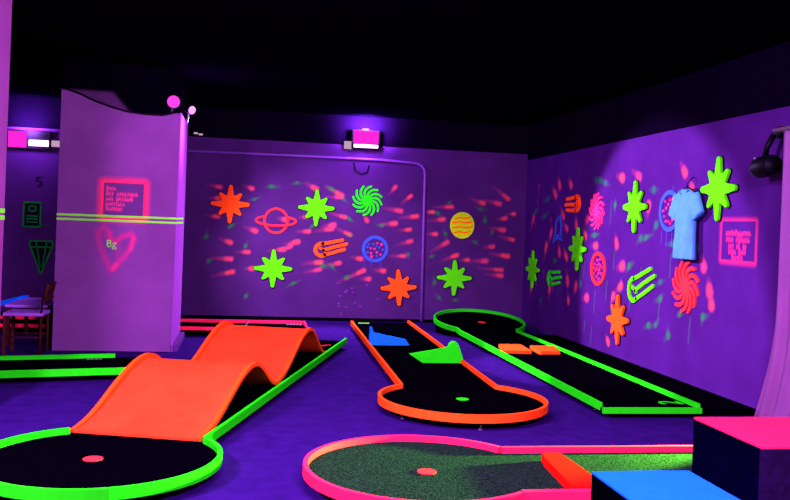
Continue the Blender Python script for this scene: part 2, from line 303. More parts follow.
cl = bmesh.new(); box(cl, UL, UR + .2, VF, VB + .2, CEIL, CEIL + .1)
setp(link_bm('ceiling', cl, noise_mat('black_ceiling', (.0006, .0003, .0016), rough=.95, spec=.0, var=.3)), kind='structure')
setp(grid_wall('wall_back', np.arange(UL, UR + .05, .02), np.arange(0, CEIL + .02, .02), lambda a, b: (a, a * 0 + VB, b), WB, 2.79, paint_back, (UL, UR + .2, VB + .01, VB + .2, 0, CEIL)), kind='structure')
setp(grid_wall('wall_right', np.arange(3.5, VB + .04, .0135), np.arange(0, CEIL + .02, .0145), lambda a, b: (a * 0 + UR, a, b), WR, 2.69, paint_right, (UR + .01, UR + .2, 3.5, VB, 0, CEIL)), kind='structure')
wl = bmesh.new(); box(wl, UL - .15, UL, 6.5, VB + .2, 0, CEIL)
setp(link_bm('wall_left', wl, noise_mat('wall_left_paint', (.012, .004, .024), var=.2, scale=2)), kind='structure')

bm = bmesh.new(); box(bm, UL, UR, VB - .012, VB, 0, .05); setp(link_bm('dark_strip_back', bm, M['dark_wood']), kind='structure')  # low black strip along the foot of the back wall
# the free-standing pillar and the near one at the left edge
PX0, PX1, PY0, PY1 = -2.075, -.775, 10.25, 11.43
pf = grid_wall('wall_pillar', np.arange(PX0, PX1 + .0001, .0125), np.arange(0, CEIL + .01, .0125), lambda a, b: (a, a * 0 + PY0, b), WP, 3.4, paint_pillar, (PX0, PX1 - .002, PY0 + .004, PY1, 0, 2.70))
setp(pf, kind='structure')
bm = bmesh.new(); box(bm, PX1 - .002, PX1 + .012, PY0, PY1, 0, 2.74); setp(link_bm('trim_pillar_lit', bm, noise_mat('pillar_side_lit', (.26, .06, .30), var=.08, scale=2)), kind='structure')  # side face coloured paler to stand in for lamp light on it
bm = bmesh.new(); prism(bm, [(PX1 - .01, PY0 - .012), (PX1 + .07, PY0 + .05), (PX1 + .07, PY1), (PX1 - .01, PY1)], 0, .085, .02)
setp(link_bm('baseboard_pillar', bm, noise_mat('pillar_skirting', (.09, .024, .13), var=.1)), kind='structure')
bm = bmesh.new(); box(bm, -2.5, -1.905, 7.05, 7.42, 0, CEIL); setp(link_bm('wall_pillar_near', bm, noise_mat('near_pillar_paint', (.20, .05, .16), var=.08, scale=2)), kind='structure')
bm = bmesh.new(); box(bm, PX0, PX1 - .002, PY0 + .004, PY1, 2.70, CEIL); setp(link_bm('trim_pillar_top', bm, M['dark_wood']), kind='structure')
# tape
def tape(z, label, z2):
    bm = bmesh.new(); w = .012
    for s in (0,):
        pts = [(PX0 - .004, PY1 - .3), (PX0 - .004, PY0 - .004), (PX1 + .016, PY0 - .004), (PX1 + .016, PY1 - .25)]
        ribbon(bm, pts, .002, z - w, z + w)
    o = link_bm('tape_stripe', bm, M['tape']); setp(o, label, 'tape', 'tape stripes round the pillar')
tape(1.528, 'upper of the two yellow green tape stripes round the lilac pillar', 0)
tape(1.478, 'lower of the two yellow green tape stripes round the lilac pillar', 0)
for z, lab in ((1.545, 'upper tape stripe on the near wall edge at far left'), (1.49, 'lower tape stripe on the near wall edge at far left')):
    bm = bmesh.new(); ribbon(bm, [(-2.45, 7.046), (-1.901, 7.046), (-1.901, 7.424)], .002, z - .018, z + .018)
    setp(link_bm('tape_stripe', bm, M['tape']), lab, 'tape', 'tape stripes on the near pillar')
# sagging cable across the pillar top
bm = bmesh.new(); tube(bm, [(c[0], PY0 - .012, c[1] + .005) for c in CURVE], .012, 6)
setp(link_bm('cable', bm, M['black'], smooth=True), 'black cable sagging across the top of the lilac pillar', 'cable')
o = text_obj('letter_mark', 'Bg', .115, M['tape'], None, (-1.478, PY0 - .003, 1.213), (PI / 2, 0, 0)); setp(o, 'small yellow green Bg lettering inside the sprayed heart', 'lettering')

# ---------------------------------------------------------------- courses
def course(label, loc=(0, 0, 0), rotz=0.): return thing('minigolf_course', label, 'minigolf course', loc, (0, 0, rotz), None)
def recenter(root, cx, cy):
    root.location = (cx, cy, 0)
    for c in root.children: c.location.x -= cx; c.location.y -= cy
def foot(root, x, y):
    bm = bmesh.new(); r = bmesh.ops.create_cone(bm, cap_ends=True, segments=12, radius1=.008, radius2=.008, depth=.056); bmesh.ops.translate(bm, verts=r['verts'], vec=(0, 0, .028))
    r = bmesh.ops.create_cone(bm, cap_ends=True, segments=14, radius1=.026, radius2=.02, depth=.012); bmesh.ops.translate(bm, verts=r['verts'], vec=(0, 0, .006))
    o = link_bm('foot', bm, M['metal'], root, True); o.location = (x, y, 0)
def deck(root, poly, turf_mat, dz=None, skirt=.052):
    bm = bmesh.new(); prism(bm, poly, skirt, TURF - .012, dz=dz); link_bm('base_panel', bm, M['dark_wood'], root)
    bm = bmesh.new(); prism(bm, poly, TURF - .012, TURF, dz=dz); link_bm('turf', bm, turf_mat, root)
def rail(root, pts, mat, name='rail', dz=None, w=.028, z0=RB, z1=RT):
    bm = bmesh.new(); ribbon(bm, pts, w, z0, z1, dz); return link_bm(name, bm, mat, root)
def cup(root, x, y, mat, r=.055, dz=0., tilt=0.):
    bm = bmesh.new(); prism(bm, circle(0, 0, r, 28), 0, .005); o = link_bm('hole_cover', bm, mat, root); o.location = (x, y, TURF + .0005 + dz); o.rotation_euler = (tilt, 0, 0); return o
def keyhole(cy, r, half, x=0.):
    """arc of the round end, from the right joint round the near side to the left joint (clockwise seen from above)"""
    a = math.acos(half / r)
    return a, circle(x, cy, r, 57, a, -PI - a)
# hump course: local x across, y along
th = -math.atan2(.2888, .9574)
c1 = course('black turf lane with green rails under the orange hump ramp at front left', (-.80, 5.40, 0), th)
R1, H1 = .72, .475
a, arc = keyhole(0, R1, H1); yj = R1 * math.sin(a)
L1 = yj + 5.17
deck(c1, [(p[0] * .985, p[1] * .985) for p in arc] + [(-H1 + .01, L1), (H1 - .01, L1)], M['black_turf'])
rail(c1, arc[::-1], M['green'], 'round_rail')
rail(c1, [(H1, yj), (H1, L1)], M['green']); rail(c1, [(-H1, L1), (-H1, yj + 4.1)], M['green'])
cup(c1, -.04, 0, M['salmon'], .058)
for x, y in ((.62, -.06), (-.3, -.6), (-.62, 0), (.30, 1.6), (.30, 3.2), (-.44, 1.6), (-.44, 3.2), (.3, 5.2), (-.3, 5.2)): foot(c1, x, y)
bm = bmesh.new(); stroke(bm, [(.2, 5.12), (.34, 5.3)], .025, TURF, TURF + .004); link_bm('tee_mark', bm, M['salmon'], c1)
# ramp
ramp = thing('hump_ramp', 'orange double hump ramp on the green railed lane at left', 'ramp', (-.80, 5.40, 0), (0, 0, th))
def hz(s):
    def up(t): return .5 - .5 * math.cos(PI * t)
    if s < 1.2: return .30 * up((s / 1.2) ** 1.05)
    if s < 1.95: return .03 + .27 * (1 - up((s - 1.2) / .75))
    if s < 3.2: return .03 + .32 * up((s - 1.95) / 1.25)
    return .35 * (1 - up(min(1, (s - 3.2) / .85)))
def ramp_sheet(x0, x1, top, bot, base=None):
    bm = bmesh.new(); N = 110; rows = []
    for i in range(N + 1):
        s = 4.05 * i / N; h = hz(s); y = yj + .01 + s; tp = top if base is None else base + (top - base) * min(1, s / .6, (4.05 - s) / .4); sl = (hz(min(4.05, s + .01)) - hz(max(0, s - .01))) / .02; c = math.sqrt(1 + sl * sl)
        rows.append([bm.verts.new((x, y - k * sl / c, TURF + .004 + h + k / c)) for x, k in ((x0, bot), (x1, bot), (x1, tp), (x0, tp))])
    for A, B in zip(rows[:-1], rows[1:]):
        for k in range(4): bm.faces.new((A[k], A[(k + 1) % 4], B[(k + 1) % 4], B[k]))
    bm.faces.new(rows[0]); bm.faces.new(rows[-1][::-1]); return bm
hw = H1 - .04
o = link_bm('ramp_deck', ramp_sheet(-hw - .02, hw - .02, .016, 0), M['ramp'], ramp)
link_bm('edge_strip', ramp_sheet(-hw - .045, -hw - .012, .055, 0, .02), M['trim_orange'], ramp); link_bm('edge_strip', ramp_sheet(hw - .034, hw, .03, 0), M['trim_orange'], ramp)

# orange course in the middle
th3 = -math.atan2(.149, 4.9)
c3 = course('black turf lane with orange rails and round front end, middle of the floor', (1.865, 7.13, 0), th3)
R3, H3 = .715, .452
a, arc = keyhole(0, R3, H3); yj3 = R3 * math.sin(a)
deck(c3, [(p[0] * .985, p[1] * .985) for p in arc] + [(-H3 + .01, 5.75), (H3 - .01, 5.75)], M['black_turf'])
rail(c3, arc[::-1], M['orange'], 'round_rail'); rail(c3, [(H3, yj3), (H3, 5.75)], M['orange']); rail(c3, [(-H3, 5.5), (-H3, yj3)], M['orange'])
cup(c3, .02, .08, M['green'], .055)
for x, y in ((0, -.66), (-.55, -.3), (.55, -.3), (.4, 1.8), (-.4, 1.8), (.4, 4.), (-.4, 4.), (.4, 5.4), (-.4, 5.4)): foot(c3, x, y)
bm = bmesh.new(); box(bm, -.33, -.17, 5.55, 5.60, TURF, TURF + .003); link_bm('tee_mark', bm, M['tape'], c3)
def fin(label, mat, pts, y, t):
    r = thing('fin_obstacle', label, 'obstacle', (pts[0][0], y, TURF), (0, 0, 0), 'fin boards on the orange railed lane')
    bm = bmesh.new(); prism(bm, [(x - pts[0][0], z - TURF) for x, z in pts], 0, t, .006)
    o = link_bm('fin_board', bm, mat, r); o.rotation_euler = (PI / 2, 0, 0); o.location = (0, t, 0)
    return r
rf = fin('blue fin board lying across the far part of the orange railed lane', M['blue'], [(1.585, TURF), (2.035, TURF + .001), (2.025, .105), (1.99, .157), (1.60, .232), (1.578, .245), (1.574, .285), (1.566, .3), (1.553, .3), (1.545, .285), (1.54, .18), (1.545, TURF)], 10.42, .07)
rg = fin('green fin board across the orange railed lane nearer the round end', M['lime'], [(1.93, TURF), (1.79, .175), (2.185, .247), (2.215, .262), (2.232, .297), (2.255, .314), (2.285, .316), (2.31, .3), (2.326, .27), (2.375, .14), (2.378, TURF)], 9.114, .07)
rg.children[0].data.materials[0] = M['green']

# green course along the right wall: the round end climbs towards the wall
c2 = course('black turf lane with green rails along the right wall, raised round end at back')
U0, U1, CY2, R2 = 2.99, 3.885, 12.43, .70
H2 = (U1 - U0) / 2; UM = (U0 + U1) / 2
UC = 3.462; R2 = .675
arc2 = circle(UC, CY2, R2, 57, PI + math.acos((UC - U0) / R2), -math.acos((U1 - UC) / R2))
dz2 = lambda x, y: .135 * max(0., y - 11.85)
inner2 = [(UC + (p[0] - UC) * .985, CY2 + (p[1] - CY2) * .985) for p in arc2]
ys = [6.86 + (arc2[0][1] - 6.86) * k / 12 for k in range(1, 13)]
deck(c2, [(U0 + .01, 6.86), (U0 + .01, arc2[0][1])] + inner2 + [(U1 - .01, arc2[-1][1]), (U1 - .01, 6.86)], M['black_turf'], dz2)
bm = bmesh.new(); prism(bm, [(UC + (p[0] - UC) * .95, CY2 + (p[1] - CY2) * .95) for p in circle(UC, CY2, R2, 40)], .045, .0525, dz=dz2)
for v in bm.verts:
    if v.co.z < .0455 + dz2(v.co.x, v.co.y): v.co.z = .001
link_bm('riser', bm, M['dark_wood'], c2)
rail(c2, arc2[::-1], M['green'], 'round_rail', dz2)
def lerp(p, q, n): return [(p[0] + (q[0] - p[0]) * i / n, p[1] + (q[1] - p[1]) * i / n) for i in range(n + 1)]
rail(c2, lerp((U0, 6.90), (U0, arc2[0][1]), 24)[::-1], M['green'], 'rail', dz2)
rail(c2, lerp((U1, 6.86), (U1, arc2[-1][1]), 24), M['green'], 'rail', dz2)
bm = bmesh.new(); box(bm, U1 + .004, UR - .03, 6.95, 12.0, .0, .05); link_bm('side_shade_strip', bm, M['dark_wood'], c2)  # black strip standing in for the unlit floor beside the wall
rail(c2, [(U0 + .01, 6.825), (U1 - .0, 6.825)], M['green'], 'end_rail', None, .034, .048, .094)
cup(c2, 3.50, 12.42, M['salmon'], .055, dz2(0, 12.42), math.atan(.135))
for x, y in ((U0 + .1, 7.2), (U1 - .1, 7.2), (U0 + .1, 9.2), (U1 - .1, 9.2), (U0 + .1, 11), (U1 - .1, 11)): foot(c2, x, y)
o = text_obj('number_mark', '2', .30, M['green'], c2, (3.735, 7.09, TURF + .002), (0, 0, PI / 2))
recenter(c2, UM, 9.9)
def block(name, label, poly, z0, z1, mat, cat='obstacle', group=None):
    cx = sum(p[0] for p in poly) / len(poly); cy = sum(p[1] for p in poly) / len(poly)
    bm = bmesh.new(); prism(bm, [(x - cx, y - cy) for x, y in poly], 0, z1 - z0, .004); o = link_bm(name, bm, mat); o.location = (cx, cy, z0)
    return setp(o, label, cat, group)
block('wooden_block', 'orange wedge block touching the left rail of the right hand green lane', [(3.035, 9.84), (3.39, 9.83), (3.395, 9.88), (3.435, 10.36), (3.40, 10.39), (3.17, 10.38), (3.14, 10.34)], TURF, .128, M['orange'], group='orange blocks on the right hand lane')
block('wooden_block', 'orange wedge block touching the right rail of the right hand green lane', [(3.50, 9.81), (3.745, 9.83), (3.835, 10.25), (3.82, 10.28), (3.54, 10.31), (3.52, 10.28), (3.475, 9.85)], TURF, .128, M['orange'], group='orange blocks on the right hand lane')

# pink course in front
c4 = course('green turf lane with pink rails and round left end in the foreground')
CX4, CY4, R4 = 1.11, 5.10, .72; VN, VFq = 4.53, 5.50
aF = math.asin((VFq - CY4) / R4); aN = math.asin((VN - CY4) / R4)
arc4 = circle(CX4, CY4, R4, 60, aF, 2 * PI + aN)
deck(c4, [(CX4 + (p[0] - CX4) * .985, CY4 + (p[1] - CY4) * .985) for p in arc4] + [(4.0, VN + .01), (4.0, VFq - .01)], M['green_turf'])
rail(c4, arc4, M['pink'], 'round_rail')
rail(c4, [(4.0, VFq), (arc4[0][0], VFq)], M['pink']); rail(c4, [(arc4[-1][0], VN), (4.0, VN)], M['pink'], w=.05)
cup(c4, 1.125, 5.07, M['salmon'], .058)
for x, y in ((.6, 4.75), (.6, 5.5), (1.2, 5.75), (2., 5.44), (2., 4.6), (3.6, 5.44), (3.6, 4.6)): foot(c4, x, y)
recenter(c4, 1.9, 5.0)
block('wooden_block', 'long orange board lying across the foreground green turf lane', [(1.89, 5.16), (1.915, 5.29), (2.035, 5.29), (2.05, 4.70), (2.0, 4.585), (1.845, 4.585)], TURF, .14, M['red_orange'])

# low green course at far left and pink one behind it
th5 = math.radians(13.)
c5 = course('black turf lane with two green rails in front of the lilac pillar', (-1.16, 8.84, 0), th5)
W5, L5 = .885, 2.6
deck(c5, [(-L5, -W5 / 2 + .01), (.2, -W5 / 2 + .01), (.2, W5 / 2 - .01), (-L5, W5 / 2 - .01)], M['black_turf'])
rail(c5, [(-L5, -W5 / 2), (.14, -W5 / 2)], M['green']); rail(c5, [(.0, W5 / 2), (-L5, W5 / 2)], M['green'])
for x in (-2.3, -1.2, .05):
    for y in (-.36, .36): foot(c5, x, y)
for k in range(4):
    bm = bmesh.new(); box(bm, -.28 + k * .04, -.252 + k * .04, .33, .36, TURF, TURF + .003); link_bm('tee_mark', bm, M['white'], c5)
c6 = course('black turf lane with pink rails along the back wall behind the pillar', (.905, 12.04, 0), 0)
W6, L6 = .93, 4.3
deck(c6, [(-L6, -W6 / 2), (-.03, -W6 / 2), (-.03, W6 / 2), (-L6, W6 / 2)], M['black_turf'])
rail(c6, [(-L6, -W6 / 2), (0, -W6 / 2)], M['pink'], w=.04); rail(c6, [(0, W6 / 2), (-L6, W6 / 2)], M['pink'], w=.04); rail(c6, [(0, -W6 / 2), (0, W6 / 2)], M['pink'], 'end_rail', w=.025, z0=.07, z1=.115)
for x in (-4, -3, -.1):
    for y in (-.38, .38): foot(c6, x, y)
for k in range(5):
    bm = bmesh.new(); box(bm, -.27 + k * .045, -.237 + k * .045, .30, .36, TURF, TURF + .003); link_bm('tee_mark', bm, M['white'], c6)
bm = bmesh.new(); tube(bm, [(.03, 11.80, TURF + .006), (.11, 12.35, TURF + .03)], .008, 8)
setp(link_bm('pale_stick', bm, M['white']), 'thin pale stick lying in the pink railed back lane', 'stick')

# podium boxes at the right
def podium(name, label, x0, x1, y0, y1, h, top_mat, front_mat, side_mat):
    r = thing(name, label, 'box', ((x0 + x1) / 2, (y0 + y1) / 2, 0)); hx, hy = (x1 - x0) / 2, (y1 - y0) / 2
    bm = bmesh.new(); box(bm, -hx, hx, -hy + .012, hy, 0, h - .012); link_bm('body', bm, side_mat, r)
    bm = bmesh.new(); box(bm, -hx, hx, -hy, -hy + .012, 0, h - .012); link_bm('front_panel', bm, front_mat, r)
    bm = bmesh.new(); box(bm, -hx, hx, -hy, hy, h - .012, h, .003); link_bm('top_panel', bm, top_mat, r)
podium('podium_box', 'tall dark podium box with pink top at the right foreground', 2.367, 3.45, 3.63, 4.24, .6, M['pink'], M['box_front'], M['box_dark'])
podium('podium_step', 'low podium step with bright blue top in the right foreground', 1.823, 2.365, 3.45, 4.27, .31, M['blue'], M['dark_wood'], M['dark_wood'])
# ---------------------------------------------------------------- wall decorations
RB_ = (PI / 2, 0, 0); RR_ = (PI / 2, 0, -PI / 2)
def on_back(name, label, x, z, cat='wall decoration', group=None, d=.0): return thing(name, label, cat, (x, VB - .0005 - d, z), RB_, group)
def on_right(name, label, v, z, cat='wall decoration', group=None, d=.0): return thing(name, label, cat, (UR - .0005 - d, v, z), RR_, group)
def star_poly(r, rot=0., wid=1., grow=0., dg=.80):
    pts = []
    for k in range(8):
        a = rot + k * PI / 4 + PI / 2; main = k % 2 == 0; L = (r if main else r * dg) + grow; tw = r * (.10 if main else .085) * wid + grow
        d = Vector((math.cos(a), math.sin(a))); n = Vector((-d.y, d.x)); c = d * (L - tw)
        for q in (-80, -45, 0, 45, 80): q = math.radians(q); pts.append(c + tw * (d * math.cos(q) + n * math.sin(q)))
        an = a + PI / 8; pts.append(Vector((math.cos(an), math.sin(an))) * (r * .41 + grow))
    return [(p.x, p.y) for p in pts]
def star(root, r, mat, rot=0.):
    bm = bmesh.new(); prism(bm, star_poly(r, rot, grow=.011), 0, .012); link_bm('shadow_outline', bm, M['black'], root)  # larger black shape imitating the star's shadow edge on the wall
    bm = bmesh.new(); prism(bm, star_poly(r, rot), .012, .04, .008); link_bm('star_face', bm, mat, root)
def swirl(root, r, mat, n, curl, w=.036):
    bm = bmesh.new(); prism(bm, circle(0, 0, r * .3, 24), 0, .02, .004); link_bm('hub', bm, mat, root)
    for k in range(n):
        a0 = 2 * PI * k / n; pts = []
        for i in range(8):
            t = i / 7; rr = r * (.2 + .8 * t); aa = a0 + curl * t * t; pts.append((rr * math.cos(aa), rr * math.sin(aa)))
        bm = bmesh.new(); stroke(bm, pts, [w * (.8 + .25 * math.sin(PI * i / 7)) for i in range(8)], 0, .018); link_bm('arm', bm, mat, root)
def ringboard(bm, rx, ry, w, z0, z1, n=48):
    o = circle(0, 0, rx, n, ry=ry); i_ = circle(0, 0, rx - w, n, ry=ry - w)
    V = [[bm.verts.new((*p, z)) for p in q] for q, z in ((o, z0), (o, z1), (i_, z1), (i_, z0))]
    for k in range(n):
        for a in range(4): A, B = V[a], V[(a + 1) % 4]; bm.faces.new((A[k], A[(k + 1) % n], B[(k + 1) % n], B[k]))
def spotted(root, rx, ry, rim, spots, seed, fill=None, disc=True):
    bm = bmesh.new(); ringboard(bm, rx, ry, .05, 0, .016); link_bm('rim', bm, rim, root)
    rr = random.Random(seed); pl = []
    for _ in range(400):
        x, y = rr.uniform(-1, 1) * (rx - .085), rr.uniform(-1, 1) * (ry - .085)
        if (x / (rx - .08)) ** 2 + (y / (ry - .08)) ** 2 < 1 and all(math.hypot(x - a, y - b) > .048 for a, b in pl): pl.append((x, y))
        if len(pl) >= 16: break
    for k, (x, y) in enumerate(pl):
        bm = bmesh.new(); prism(bm, circle(x, y, rr.uniform(.014, .022), 10), 0, .012); link_bm('spot', bm, spots[k % len(spots)], root)
def comet(root, sc, mat, ang=0., flip=1, w=.032):
    ca, sa = math.cos(ang), math.sin(ang)
    T = lambda p: ((p[0] * ca * flip - p[1] * sa) * sc, (p[0] * sa * flip + p[1] * ca) * sc)
    hd = [T((-.55 + .36 * math.cos(t), .36 * math.sin(t))) for t in [math.radians(70 + k * 22) for k in range(11)]]
    bm = bmesh.new(); stroke(bm, hd, w * 1.15, 0, .02); link_bm('head', bm, mat, root)
    for pts in ([(-.42, .33), (.1, .33), (.78, .34)], [(-.45, -.06), (-.25, -.03), (.2, .02), (.98, .06)], [(-.42, -.33), (.1, -.30), (.80, -.22)]):
        bm = bmesh.new(); stroke(bm, [T(p) for p in pts], w, 0, .02); link_bm('tail', bm, mat, root)
    bm = bmesh.new(); stroke(bm, [T((-.62, .12)), T((-.5, .0)), T((-.4, -.12))], w * .8, 0, .02); link_bm('crater', bm, mat, root)
SG = 'star boards on the walls'
star(on_back('star_board', 'orange eight pointed star, leftmost on the back wall', -.23, 1.776), .30, M['orange'])
star(on_back('star_board', 'green star right of the ringed planet outline on back wall', 1.10, 1.77), .29, M['lime'])
star(on_back('star_board', 'green star below the ringed planet outline on back wall', .462, .80), .30, M['lime'])
star(on_back('star_board', 'orange star below the blue ringed planet, left of the conduit', 2.459, .551), .295, M['orange'], .06)
star(on_back('star_board', 'green star below the yellow planet, right of the conduit', 3.365, .733), .29, M['lime'])
star(on_right('star_board', 'small looking green star nearest the corner on the right wall', 13.17, .93), .30, M['lime'])
star(on_right('star_board', 'green star beside the pink red spotted oval planet on right wall', 11.324, 1.317), .30, M['lime'])
star(on_right('star_board', 'large lime star above the green comet on right wall', 9.587, 1.869), .31, M['lime'])
star(on_right('star_board', 'orange star low on the right wall below the green comet', 9.946, .503), .305, M['orange'], .05)
star(on_right('star_board', 'largest lime star, right of the hanging blue shirt', 7.773, 2.019), .315, M['lime'])
r = on_back('ringed_planet', 'red outline of a ringed planet on the back wall', .48, 1.545)
bm = bmesh.new(); ringboard(bm, .195, .205, .034, 0, .02); link_bm('planet_outline', bm, M['salmon'], r)
bm = bmesh.new(); stroke(bm, [(.31 * math.cos(q), .075 * math.sin(q)) for q in [math.radians(128 + k * 284 / 40) for k in range(41)]], .032, .002, .026); link_bm('ring', bm, M['salmon'], r)
r = on_back('comet', 'orange comet on the back wall, below the green star', 1.348, 1.149); comet(r, .265, M['orange'], math.radians(12), 1, .052)
r = on_back('swirl_board', 'bright green curved arm swirl on the back wall', 1.905, 1.918); swirl(r, .235, M['green'], 12, -.75)
r = on_back('spotted_planet', 'round blue rimmed spotted planet on the back wall', 2.058, 1.156); spotted(r, .212, .212, M['aqua_blue'], [M['magenta'], M['aqua_blue']], 3)
r = on_back('striped_planet', 'round yellow striped planet on the back wall, right of conduit', 3.467, 1.585)
bm = bmesh.new(); prism(bm, circle(0, 0, .2, 40, ry=.215), 0, .02, .005); dsc = link_bm('disc', bm, M['yellow'], r)
for k, y in enumerate((.12, .05, -.03, -.11)):
    q = math.sqrt(max(0, .185 ** 2 - y * y)); bm = bmesh.new(); stroke(bm, [(-q + .02, y - .012), (-q * .3, y + .008), (q * .3, y - .006), (q - .015, y + .014)], .022, .018, .024); link_bm('band', bm, M['orange'], dsc)
r = on_right('rocket_outline', 'blue rocket outline sprayed near the corner on the right wall', 12.15, 1.58)
bm = bmesh.new(); stroke(bm, [(.03, .21), (-.10, .08), (-.12, -.08), (-.04, -.10), (.10, -.09), (.12, .05), (.03, .21)], .042, 0, .01); link_bm('hull', bm, M['aqua_blue'], r)
bm = bmesh.new(); stroke(bm, [(-.12, -.08), (-.2, -.2), (-.02, -.13)], .04, 0, .01); link_bm('fin', bm, M['aqua_blue'], r)
bm = bmesh.new(); stroke(bm, [(.10, -.09), (.2, -.15), (.02, -.13)], .04, 0, .01); link_bm('fin', bm, M['aqua_blue'], r)
r = on_right('comet', 'orange comet upper left on the right wall', 11.597, 1.932); comet(r, .275, M['orange'], math.radians(4), -1, .05)
r = on_right('comet', 'small green comet low near the corner on the right wall', 12.235, .851); comet(r, .275, M['green'], math.radians(4), 1, .042)
r = on_right('comet', 'lime comet with slanted tail above the low orange star', 9.38, .962); comet(r, .36, M['lime'], math.radians(18), 1, .048)
r = on_right('swirl_board', 'magenta curved arm swirl high on the right wall', 10.747, 1.827); swirl(r, .235, M['magenta'], 12, -.7)
r = on_right('swirl_board', 'coral red swirl below the hanging blue shirt', 8.364, 1.023); swirl(r, .265, M['salmon'], 12, -.75, .042)
r = on_right('spotted_planet', 'oval salmon rimmed spotted planet on the right wall', 10.638, 1.084); spotted(r, .24, .22, M['salmon'], [M['magenta'], M['salmon']], 8)
r = on_right('spotted_planet', 'blue rimmed spotted planet half hidden behind the blue shirt', 8.766, 1.815); spotted(r, .236, .227, M['aqua_blue'], [M['magenta'], M['magenta']], 9)

# shirt on a hanger
hg = on_right('coat_hanger', 'black coat hanger holding the blue shirt on the right wall', 8.29, 2.05, 'hanger')
bm = bmesh.new(); tube(bm, [(0, .0, .07), (.01, .05, .07), (.035, .075, .06), (.03, .10, .035), (0, .105, .0)], .006, 8); link_bm('hook', bm, M['black'], hg, True)
bm = bmesh.new(); tube(bm, [(-.19, -.075, .07), (-.1, -.03, .07), (0, .0, .07), (.1, -.03, .07), (.19, -.075, .07)], .012, 8); link_bm('bar', bm, M['black'], hg, True)
SX = .86
sh = on_right('hanging_shirt', 'pale blue short sleeved shirt hanging on the right wall', 8.29, 2.03, 'shirt')
def shell(rows, seg=28, top_open=True):
    """rows: (cx, y, half width, half depth, dz) flattened tube"""
    bm = bmesh.new(); R = []
    for cx, y, w, d, zc in rows:
        R.append([bm.verts.new((cx + w * math.copysign(abs(math.cos(t)) ** .75, math.cos(t)), y, zc + d * math.sin(t) * (1 + .16 * math.sin(6 * t + y * 9)))) for t in [2 * PI * k / seg for k in range(seg)]])
    for A, B in zip(R[:-1], R[1:]):
        for k in range(seg): bm.faces.new((A[k], A[(k + 1) % seg], B[(k + 1) % seg], B[k]))
    bm.faces.new(R[0]); bm.faces.new(R[-1][::-1]); return bm
rows = [(0, .0, .085, .03, .075), (0, -.02, .15, .04, .075), (0, -.05, .215, .045, .075), (0, -.09, .245, .05, .075), (0, -.16, .235, .055, .075), (0, -.30, .215, .06, .075), (.0, -.45, .218, .06, .075), (.0, -.58, .225, .062, .075), (.0, -.70, .235, .06, .075), (.005, -.715, .235, .055, .075)]
sb = link_bm('body', shell([(a_ * SX, b_, c_ * SX, d_, e_) for a_, b_, c_, d_, e_ in rows]), M['shirt'], sh, True)
for s in (-1, 1):
    bm = bmesh.new(); R = []
    for t, w in ((0, .085), (.3, .095), (.65, .095), (1., .10), (1.02, .095)):
        c = Vector((s * (.155 + .10 * t), -.075 - .20 * t, .075)); d = Vector((s * .13, -.21, 0)).normalized(); n = Vector((-d.y, d.x, 0))
        R.append([bm.verts.new(c + n * w * math.cos(q) + Vector((0, 0, .042 * math.sin(q)))) for q in [2 * PI * k / 18 for k in range(18)]])
    for A, B in zip(R[:-1], R[1:]):
        for k in range(18): bm.faces.new((A[k], A[(k + 1) % 18], B[(k + 1) % 18], B[k]))
    bm.faces.new(R[0]); bm.faces.new(R[-1][::-1]); link_bm('sleeve', bm, M['shirt'], sh, True)
bm = bmesh.new(); tube(bm, [(.085 * math.cos(t), -.012 + .045 * math.sin(t), .075 + .035) for t in [PI + PI * k / 12 for k in range(13)]], .012, 8); link_bm('collar', bm, noise_mat('shirt_collar', (.03, .14, .22), var=.1), sb, True)

# ---------------------------------------------------------------- lamps, conduit, sockets
def uvlamp(label, x, z, w, h, flip=1, tubex=0., lens_only=None):
    r = on_back('blacklight_flood', label, x, z, 'lamp')
    bm = bmesh.new(); box(bm, -w / 2, w / 2, -h / 2, h / 2, 0, .13, .012); hs = link_bm('housing', bm, M['black'], r)
    bm = bmesh.new(); box(bm, -w / 2 + .02, w / 2 - .02, -h / 2 + .085, h / 2 - .01, .131, .14, .006); link_bm('lens', bm, M['lens'], hs)
    bm = bmesh.new(); tube(bm, [(-w / 2 + .03 + tubex, -h / 2 + .045, .15), (w / 2 - .03 + tubex, -h / 2 + .045, .15)], .026, 10); link_bm('tube', bm, M['tube'], r, True)
    bm = bmesh.new(); box(bm, -.05, .05, h / 2, h / 2 + .03, .02, .06); link_bm('bracket', bm, M['black'], r); return r
uvlamp('magenta glowing blacklight lamp at top centre of the back wall', 1.83, 2.875, .44, .30)
rl = on_back('blacklight_flood', 'magenta glowing blacklight lamp at far left behind the pillar', -3.34, 2.615, 'lamp')
bm = bmesh.new(); box(bm, -.16, .46, -.15, .13, 0, .09, .012); hs = link_bm('housing', bm, M['black'], rl)
bm = bmesh.new(); box(bm, -.14, .12, -.13, .11, .09, .10, .004); link_bm('lens', bm, M['lens'], hs)
bm = bmesh.new(); tube(bm, [(.16, -.055, .11), (.43, -.055, .11)], .045, 10); link_bm('tube', bm, M['tube'], rl, True)
o = on_back('junction_box', 'small white junction box left of the centre blacklight lamp', 1.565, 2.783, 'box')
bm = bmesh.new(); box(bm, -.065, .065, -.06, .06, 0, .05, .008); link_bm('case', bm, M['boxglow'], o)
o2 = on_back('junction_box', 'small lit white box right of the far left blacklight lamp', -2.83, 2.57, 'box')
bm = bmesh.new(); box(bm, -.065, .065, -.045, .045, 0, .05, .008); link_bm('case', bm, M['boxglow'], o2)
bm = bmesh.new(); cd = CONDUIT[:4] + [(2.69, 2.545), (2.76, 2.515), (2.805, 2.46), (2.82, 2.38)] + CONDUIT[6:]
